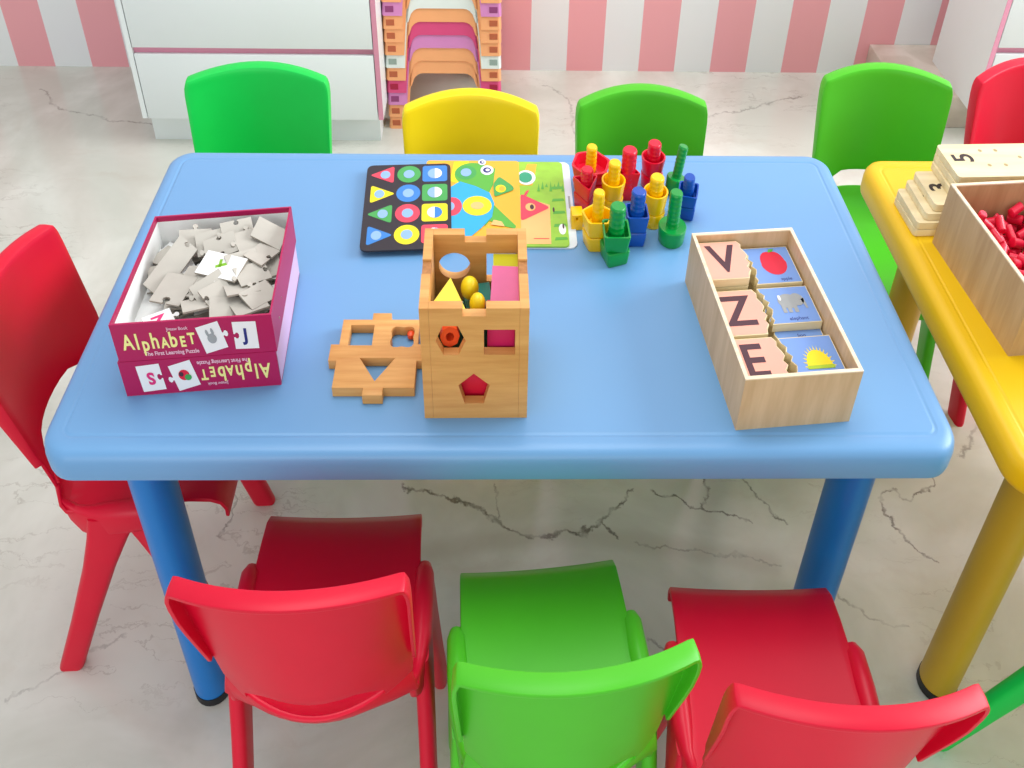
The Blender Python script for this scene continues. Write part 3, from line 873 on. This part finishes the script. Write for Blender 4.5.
# dark shape card
t_rot = D2(4.5)
b = MB(); cw, chh = .146, .203
card(b, rrect(0, 0, cw, chh, .011), 0, .0022, 'slate')
Z2 = .0022
colx = (.0285, .0735, .1185); rowy = (.1770, .129, .081, .0325)
tri_l = lambda x, y: rpoly([(x-.023,y),(x+.019,y-.022),(x+.019,y+.022)], .006)
tri_r = lambda x, y: rpoly([(x+.023,y),(x-.019,y+.022),(x-.019,y-.022)], .006)
for k, (fn, m_) in enumerate(((tri_l,'p_red'),(tri_r,'p_yellow'),(tri_l,'p_green'),(tri_r,'p_blue'))):
    b.face(fn(colx[0], rowy[k]), Z2+.0002, m_); b.face(circ(colx[0]+(.004 if k % 2 == 0 else -.004), rowy[k], .0085, .010), Z2+.0004, 'p_hole')
for k, m_ in enumerate(('p_green','p_blue','p_red','p_yellow')):
    b.face(circ(colx[1], rowy[k], .0205, .0215, 28), Z2+.0002, m_); b.face(circ(colx[1], rowy[k], .0095, .0105), Z2+.0004, 'p_hole')
for k, m_ in enumerate(('p_blue','p_green','p_yellow','p_red')):
    x, y = colx[2], rowy[k]
    b.face(rrect(x-.0215, y-.0205, x+.0215, y+.0205, .005), Z2+.0002, m_); b.face(circ(x, y, .0125, .013), Z2+.0004, 'p_hole' if k != 2 else 'p_blue')
    b.face([(x+.0125*math.cos(a), y+.013*math.sin(a)) for a in [-PI/2+PI*q/10 for q in range(11)]] if k < 2 else [(x-.0125*math.cos(a), y+.013*math.sin(a)) for a in [PI/2-PI*q/10 for q in range(11)]][::-1], Z2+.0006, 'p_white')
o = b.build('shape_card', smooth=False, loc=(-.2265, .3455, T+.0066), rot=(0, 0, D2(-4)))
o.location = (-.2275, .3345, T+.0066); o.rotation_euler = (0, D2(0), D2(3.0))
tag(o, 'dark card printed with twelve coloured triangles, circles and squares', 'card')

# ------------------------------------------------------------------ toy nuts and bolts
def shape(kind, r, n=24, a=0.0):
    if kind == 'round': return circ(0, 0, r, n=24)
    k = {'tri': 3, 'square': 4, 'pent': 5, 'hex': 6}[kind]
    return rpoly([(r*1.22*math.cos(a+2*PI*i/k), r*1.22*math.sin(a+2*PI*i/k)) for i in range(k)], r*.22, 4)
def bolt(label, mat_s, mat_n, kind, x, y, h, r=.018, rs=.0098, rot=0.0, nut=True, tilt=(0,0), hn=.022, hh=.020, mat_h=None, nrot=.0, rise=0.0):
    t = thing('toy_bolt', label, 'toy bolt', (x, y, T+rise), rot, 'plastic nuts and bolts', rot=(tilt[0], tilt[1], rot))
    mh = mat_h or mat_s
    b = MB(); p = shape(kind, r)
    sc_ = lambda q: [(a*q, c*q) for a, c in p]
    b.loft([[(a, c, z) for a, c in sc_(q)] for z, q in ((0,.86),(.0015,.92),(hh-.0015,1.03),(hh,.98))], mh)
    b.build('bolt_head', t)
    rs *= 1.06
    b = MB(); rings = []
    nthr = 7
    for k in range(nthr*4 + 1):
        z = hh - .001 + (h-.003-hh)*k/(nthr*4)
        rr = rs*(1.0 if k % 4 in (0, 1) else .95)
        rings.append([(a, c, z) for a, c in circ(0, 0, rr, n=20)])
    rings.append([(a, c, h-.0015) for a, c in circ(0, 0, rs*.97, n=20)]); rings.append([(a, c, h) for a, c in circ(0, 0, rs*.84, n=20)])
    b.loft(rings, mat_s); b.build('shaft', t)
    if nut:
        b = MB(); R = Matrix.Rotation(nrot, 4, 'Z')
        sc2 = lambda q: [(a*q, c*q) for a, c in p]
        z0 = hh + .0006; z1 = z0 + hn
        n_ = len(p)
        # cup: floor ring around the shaft and a raised outer wall
        prof = [(.94, z0), (1.13, z1-.001), (1.12, z1), (.98, z1), (.84, z0+hn*.35)]
        vs = []; fs = []
        for q, z in prof: vs += [(a*q, c*q, z) for a, c in p]
        ang = [math.atan2(c, a) for a, c in p]
        for z in (z0+hn*.35, z0): vs += [(rs*1.04*math.cos(g), rs*1.04*math.sin(g), z) for g in ang]
        nl = 7
        for a in range(nl):
            c = (a+1) % nl
            for i in range(n_):
                j = (i+1) % n_
                fs.append((a*n_+i, a*n_+j, c*n_+j, c*n_+i))
        b.add(vs, fs, mat_n, R); b.build('nut', t)
    return t
R_, Y_, G_, B_ = 'toy_red', 'toy_yellow', 'toy_green', 'toy_blue'
bolt('yellow bolt standing in a wide red hexagonal cup, rearmost left of the toy bolts', Y_, R_, 'hex', .1525, .499, .060, .026, .0088, .2, hn=.020, hh=.016, mat_h=R_)
bolt('red bolt in a red triangular cup at the left of the toy bolts', R_, R_, 'tri', .140, .447, .057, .0185, .0098, -PI/2+.1, hn=.020)
bolt('yellow bolt in a round yellow cup behind the yellow pentagon bolt', Y_, Y_, 'round', .185, .446, .067, .0178, .0098, 0)
bolt('red bolt in a red triangular cup, second from right of the red ones', R_, R_, 'tri', .2135, .475, .069, .0172, .0118, PI/2, hn=.020)
bolt('red bolt in a round red cup, rearmost right of the red ones', R_, R_, 'round', .261, .506, .062, .0185, .0110, 0)
bolt('yellow bolt in a yellow cup right of the middle blue bolt', Y_, Y_, 'round', .2505, .413, .066, .0178, .0110, 0, hn=.026)
bolt('slim green bolt leaning at the back right of the toy bolts', G_, G_, 'round', .298, .487, .063, .0165, .0078, 0, nut=False, tilt=(D2(-6), D2(9)), rise=.0025)
bolt('blue bolt in a blue square cup at far right of the toy bolts', B_, B_, 'square', .3095, .431, .058, .0165, .0088, .5, tilt=(D2(4), D2(-6)), hn=.018, rise=.002)
bolt('blue bolt in a blue square cup in the middle of the toy bolts', B_, B_, 'square', .2145, .373, .070, .0182, .0112, PI/4)
bolt('green bolt with a round green head and no nut, front right of the toy bolts', G_, G_, 'round', .2745, .374, .068, .0222, .0098, 0, nut=False, hh=.022)
bolt('yellow bolt in a yellow pentagon cup, beside the small yellow block', Y_, Y_, 'pent', .1505, .365, .073, .0198, .0088, PI/2)
bolt('green bolt in a green square cup, nearest of the toy bolts', G_, G_, 'square', .1765, .3335, .0735, .0215, .0118, PI/4+.3, nrot=-.3)
b = MB(); v, f = plate([(-.0095,0),(.0095,0),(.0095,.022),(-.0095,.022)], [circ(-.001, .0165, .002, n=10)], .022)
b.add(v, f, 'toy_yellow', Matrix.Translation((0, .013, 0)) @ FR)
tag(b.build('toy_nut', smooth=False, bevel=.0015, loc=(.122, .404, T), rot=(0,0,.05)), 'small yellow block with a tiny hole, left of the yellow pentagon bolt', 'toy nut')

# ------------------------------------------------------------------ letter tile box
VB = D2(4.3)
VT = Matrix.Translation((.3065, .0365, T)) @ Matrix.Rotation(VB, 4, 'Z') 
# the box runs away from the viewer and leans left, so its axes are sheared in plan: front edge and side edge measured separately
fx = Vector((.155, .0075, 0)); sy = Vector((-.0225, .251, 0))
t = thing('tile_box', 'open plywood box of letter and picture tiles on the blue table', 'box', (.3035, .0345, T))
wv, dv = .156, .254
ang = math.atan2(.0215, .253)
t.rotation_euler = (0, 0, ang*.98)
b = MB(); h_ = .066; th_ = .0048
b.box((0,0,0),(wv,dv,.005),'ply'); b.build('base', t, smooth=False)
for lo, hi in (((0,0,.005),(wv,th_,h_)),((0,dv-th_,.005),(wv,dv,h_)),((0,th_,.005),(th_,dv-th_,h_)),((wv-th_,th_,.005),(wv,dv-th_,h_))):
    b = MB(); b.box(lo, (hi[0], hi[1], hi[2]-.0012), 'ply'); b.box((lo[0], lo[1], hi[2]-.0012), hi, 'ply_edge'); b.build('side_panel', t, smooth=False)
TM = Matrix.Translation(t.location) @ Matrix.Rotation(ang*.98, 4, 'Z')
def jag(w, h, side, amp=.0075):
    """tile outline with one zigzag side (+1 right, -1 left)"""
    q = [-.4, -.2, .5, .1, .9, .3, 1.0, .7, .2, .5, -.1]
    n = len(q)
    if side > 0:
        edge = [(w/2 - .004 + amp*(v-.4), -h/2 + h*i/(n-1)) for i, v in enumerate(q)]
        return [(-w/2, h/2), (-w/2, -h/2)] + edge
    edge = [(-w/2 + .004 + amp*(v-.6), h/2 - h*i/(n-1)) for i, v in enumerate(q)]
    return edge + [(w/2, -h/2), (w/2, h/2)]
def tile(label, lx, ly, lz, w, h, side, face, marks=(), rz=0.0, rx=0.0, ry=0.0, group='letter and picture tiles'):
    b = MB(); p = jag(w, h, side)
    b.prism(p, 0, .0098, 'maple'); ins = .965
    b.face([(x*ins, y*ins) for x, y in p], .0100, face)
    for fn in marks: fn(b, .0102)
    o = b.build('puzzle_tile', smooth=False)
    o.location = TM @ Vector((lx, ly, lz)); o.rotation_euler = (TM.to_3x3() @ Euler((rx, ry, rz)).to_matrix()).to_euler()
    return tag(o, label, 'puzzle tile', group)
def letter(ch, size=.050, dx=0, dy=0, sx_=1.0):
    def fn(b, z):
        v, f = text(ch, size, .0012, sx_); b.add(v, f, 'ink_brown', Matrix.Translation((dx, dy, z)))
    return fn
def apple(b, z):
    pts = []
    for k in range(28):
        a = 2*PI*k/28; r = 1 - .10*math.cos(2*a) * (1 if math.sin(a) > 0 else .4) - .14*max(0, math.sin(a))**12
        pts.append((.003 + .0205*r*math.cos(a), .004 + .0225*r*math.sin(a)))
    b.face(pts, z, 'ink_red')
    b.face([(.001,.024),(.004,.030),(.012,.030),(.008,.025)], z+.0003, 'p_dgreen')
    v, f = text('apple', .008); b.add(v, f, 'ink_navy', Matrix.Translation((.012, -.0275, z)))
def beast(b, z):
    b.face(circ(-.001, .006, .015, .013), z, 'ink_grey'); b.face(circ(.0125, .008, .010, .011), z+.0002, 'ink_grey')
    for x in (-.011, -.003, .006): b.face([(x-.0028,-.014),(x+.0028,-.014),(x+.0028,0),(x-.0028,0)], z+.0001, 'ink_grey')
    b.face([(.018,.008),(.021,-.008),(.024,-.008),(.023,.010)], z+.0002, 'ink_grey')
    b.face(circ(-.012,.012,.0022,.005), z+.0004, 'p_white')
    v, f = text('elephant', .008); b.add(v, f, 'ink_navy', Matrix.Translation((.004, -.0245, z)))
def sun(b, z):
    cy = -.011
    b.face([(.004+.0175*math.cos(PI*k/14), cy+.0255*math.sin(PI*k/14)) for k in range(15)], z, 'sun_yellow')
    b.face([(-.0145,cy-.004),(.0225,cy-.004),(.0225,cy+.0015),(-.0145,cy+.0015)], z+.0002, 'sun_rim')
    for k in range(15):
        a = PI*k/14; r0, r1 = .0178, .0225; q = .05
        b.face([(.004+r0*math.cos(a-q), cy+1.45*r0*math.sin(a-q)), (.004+r1*math.cos(a), cy+1.45*r1*math.sin(a)), (.004+r0*math.cos(a+q), cy+1.45*r0*math.sin(a+q))][::1], z, 'sun_yellow')
def under(b, z):
    v, f = text('lion', .008); b.add(v, f, 'ink_navy', Matrix.Translation((.004, -.0275, z)))
LX, RX = .0420, .1140
z1 = .0052; st = .0105
# unseen lower courses carry the visible tiles: one neat column under each
def column(lx, ly, n, w, h, side, what):
    for k in range(n):
        tile('plain-edged tile stacked under the %s tile in the plywood box' % what, lx, ly, z1 + k*st, w, h, side, 'peach' if side > 0 else 'sky_face')
column(LX, .2105, 4, .067, .072, 1, 'letter V'); column(RX, .2105, 3, .068, .070, -1, 'apple')
column(LX, .1285, 3, .067, .078, 1, 'letter Z'); column(RX, .1235, 2, .070, .076, -1, 'elephant')
column(LX, .0465, 3, .067, .076, 1, 'letter E'); column(RX, .0445, 3, .070, .074, -1, 'sun')
tile('peach wooden tile with the letter V at the back left of the plywood box', LX, .2105, z1+4*st, .067, .072, 1, 'peach', (letter('V', .072, -.004, 0, .95),))
tile('blue wooden tile with a red apple at the back right of the plywood box', RX, .2105, z1+3*st, .068, .070, -1, 'sky_face', (apple,))
tile('peach wooden tile with the letter Z in the middle of the plywood box', LX, .1285, z1+3*st, .067, .078, 1, 'peach', (letter('Z', .072, -.006, 0, .95),))
tile('blue wooden tile with a grey elephant in the middle of the plywood box', RX, .1365, z1+3*st-.0002, .070, .064, -1, 'sky_face', (beast,))
tile('blue wooden tile mostly hidden between the elephant and sun tiles', RX, .1235, z1+2*st, .070, .076, -1, 'sky_face', (under,))
tile('peach wooden tile with the letter E at the near left of the plywood box', LX, .0465, z1+3*st, .067, .076, 1, 'peach', (letter('E', .072, -.010, 0, .95),))
tile('blue wooden tile with a rising yellow sun at the near right of the plywood box', RX, .0445, z1+3*st, .070, .074, -1, 'sky_face', (sun,))

# ------------------------------------------------------------------ number boards and the crate on the yellow table
def board(label, x, y, z, rz, marks=(), w=.235, d=.082, h=.0098):
    b = MB(); p = rrect(0, 0, w, d, .006, 4)
    b.prism(p, 0, h, 'maple')
    for fn in marks: fn(b, h+.0002)
    return tag(b.build('number_board', smooth=False, bevel=.0016, loc=(x, y, T+z), rot=(0, 0, rz)), label, 'counting board', 'wooden number boards')
def glyph(ch, x, y, size=.042, rz=PI/2):
    def fn(b, z):
        v, f = text(ch, size, .0008); b.add(v, f, 'ink_black', Matrix.Translation((x, y, z)) @ Matrix.Rotation(rz, 4, 'Z'))
    return fn
M['dot'] = plain('drilled dot', rgb(176, 156, 110), .7)
def dots(lst):
    def fn(b, z):
        for (x, y) in lst: b.face(circ(x, y, .0033, .0036, 12), z, 'dot')
    return fn
hb = .0099
board('cream wooden number board lowest at the left of the stack', .680, .384, 0, D2(2))
board('second cream number board from the bottom, flush with the lowest one', .681, .3845, hb, D2(2), (glyph('2', .045, .04),))
board('third cream number board, set right with a dark dot showing', .694, .390, hb*2, D2(1), (glyph('.', .004, .042, .05),))
board('fourth cream number board with part of a black figure showing', .7075, .394, hb*3, D2(2), (glyph('3', .027, .042, .046),))
board('fifth cream number board, under the top two of the stack', .738, .405, hb*4, D2(1.5))
board('sixth cream number board, just beneath the one with the figure 5', .7415, .409, hb*5-.0002, D2(2))
board('topmost cream number board with a black figure 5 and drilled dots', .7425, .4105, hb*6-.0004, D2(2),
      (glyph('5', .031, .0475, .048), dots([(.068,.065),(.095,.065),(.128,.047),(.094,.028),(.066,.028)])))
ct = thing('plywood_crate', 'open tan plywood crate of red pegs on the yellow table', 'box', (.7245, .150, T), D2(4.5))
cwid, cdep, chgt = .20, .2225, .0825
b = MB(); b.box((0,0,0),(cwid,cdep,.006),'ply_crate'); b.build('base', ct, smooth=False)
for lo, hi in (((0,0,.006),(cwid,.005,chgt)),((0,cdep-.005,.006),(cwid,cdep,chgt)),((0,.005,.006),(.005,cdep-.005,chgt)),((cwid-.005,.005,.006),(cwid,cdep-.005,chgt))):
    b = MB(); b.box(lo, (hi[0],hi[1],hi[2]-.0015), 'ply_crate'); b.box((lo[0],lo[1],hi[2]-.0015), hi, 'ply_edge'); b.build('side_panel', ct, smooth=False)
CM = Matrix.Translation((.7265, .150, T)) @ Matrix.Rotation(D2(4.5), 4, 'Z')
b = MB(); b.loft([[(x, y, z) for x, y in circ(0, 0, r, n=12)] for z, r in ((-.011,.005),(-.010,.0062),(.010,.0062),(.011,.005))], 'wood_red')
pegm = b.build('toy_peg'); tag(pegm, 'small red wooden peg heaped loosely in the plywood crate', 'peg', 'red pegs in the crate')
first = True; rn = random.Random(5)
for layer in range(4):
    for i in range(8):
        for j in range(8):
            lx = .018 + i*.0235 + rn.uniform(-.004, .004); ly = .018 + j*.0265 + rn.uniform(-.004, .004)
            if layer == 3 and (rn.random() < .55 or i > 6): continue
            if layer < 2 and (i > 3 and j < 6): continue
            o = pegm if first else pegm.copy()
            if not first: COL.objects.link(o)
            first = False
            o.location = CM @ Vector((lx, ly, .014 + layer*.0125))
            o.rotation_euler = (PI/2 + rn.uniform(-.5, .5), rn.uniform(-.3, .3), rn.uniform(0, PI))
p1 = pegm.copy(); COL.objects.link(p1); p1.location = CM @ Vector((.020, .165, .067)); p1.rotation_euler = (.15, .1, 0)
p1['label'] = 'red wooden peg standing upright above the others near the left wall of the crate'

# ------------------------------------------------------------------ give everything the room's proportions
bpy.context.view_layer.update()
dg = bpy.context.evaluated_depsgraph_get()
Am = Matrix.Diagonal((SX, SY, SZ, 1))
todo = []
for o in list(COL.objects):
    mw = o.matrix_world.copy(); me = None
    if o.type == 'MESH':
        me = bpy.data.meshes.new_from_object(o.evaluated_get(dg), preserve_all_data_layers=True, depsgraph=dg)
    todo.append((o, mw, me))
org = {o.name: Am @ mw.translation for o, mw, me in todo}
for o, mw, me in todo:
    c = org[o.name]
    if me is not None:
        me.transform(Matrix.Translation(-c) @ Am @ mw)
        me.set_sharp_from_angle(angle=math.radians(38))
        o.modifiers.clear(); o.data = me; me.name = o.name
    o.matrix_parent_inverse = Matrix.Identity(4)
    o.rotation_euler = (0, 0, 0); o.scale = (1, 1, 1)
    o.location = c - org[o.parent.name] if o.parent else c
for me in list(bpy.data.meshes):
    if me.users == 0: bpy.data.meshes.remove(me)

# ------------------------------------------------------------------ light
w = bpy.data.worlds.new('soft room light'); sc.world = w; w.use_nodes = True
bg = w.node_tree.nodes['Background']
bg.inputs['Color'].default_value = (0.94, 0.97, 1.0, 1); bg.inputs['Strength'].default_value = 0.66
def area(name, loc, target, sx_, sy_, power, col=(1, 1, 1)):
    l = bpy.data.lights.new(name, 'AREA'); l.shape = 'RECTANGLE'; l.size = sx_; l.size_y = sy_; l.energy = power; l.color = col
    o = bpy.data.objects.new(name, l); COL.objects.link(o); o.location = loc
    o.rotation_euler = (Vector(target) - Vector(loc)).to_track_quat('-Z', 'Y').to_euler()
    return o
area('window_light', (2.6, 1.0, 1.7), (0.1, .5, .3), 1.8, 1.4, 84, (0.96, 0.98, 1.0))
area('rear_fill_light', (-.6, -2.6, 1.3), (0, .3, .25), 2.4, 1.6, 30, (0.98, 0.99, 1.0))  # added behind the camera to brighten front faces and seats; no window known
area('ceiling_fill', (-.1, .7, 2.5), (0, .6, 0), 1.6, 1.0, 24, (1, .99, .97))  # unseen overhead fill, added to lift the whole room

# ------------------------------------------------------------------ camera
cam = bpy.data.cameras.new('camera'); co = bpy.data.objects.new('camera', cam); COL.objects.link(co)
right = Vector((9.99570930e-01, -2.21846849e-02, 1.91258080e-02))
up = -Vector((-5.08523205e-05, -6.54274137e-01, -7.56257463e-01))
fwd = Vector((2.92908551e-02, 7.55932003e-01, -6.53994536e-01))
R3 = Matrix((right, up, -fwd)).transposed()
co.matrix_world = Matrix.Translation((-.01045027, -.72628309, 1.19631473)) @ R3.to_4x4()
cam.sensor_fit = 'HORIZONTAL'; cam.sensor_width = 36
cam.lens = 1065.19691612/1024*36
cam.shift_x = (512 - 525.64827642)/1024
cam.shift_y = (382.56058145 - 384)/1024
cam.clip_start = .02
sc.camera = co
sc.view_settings.view_transform = 'Standard'
sc.view_settings.look = 'None'
sc.view_settings.gamma = 1; sc.view_settings.exposure = 0
sc.view_settings.use_curve_mapping = False
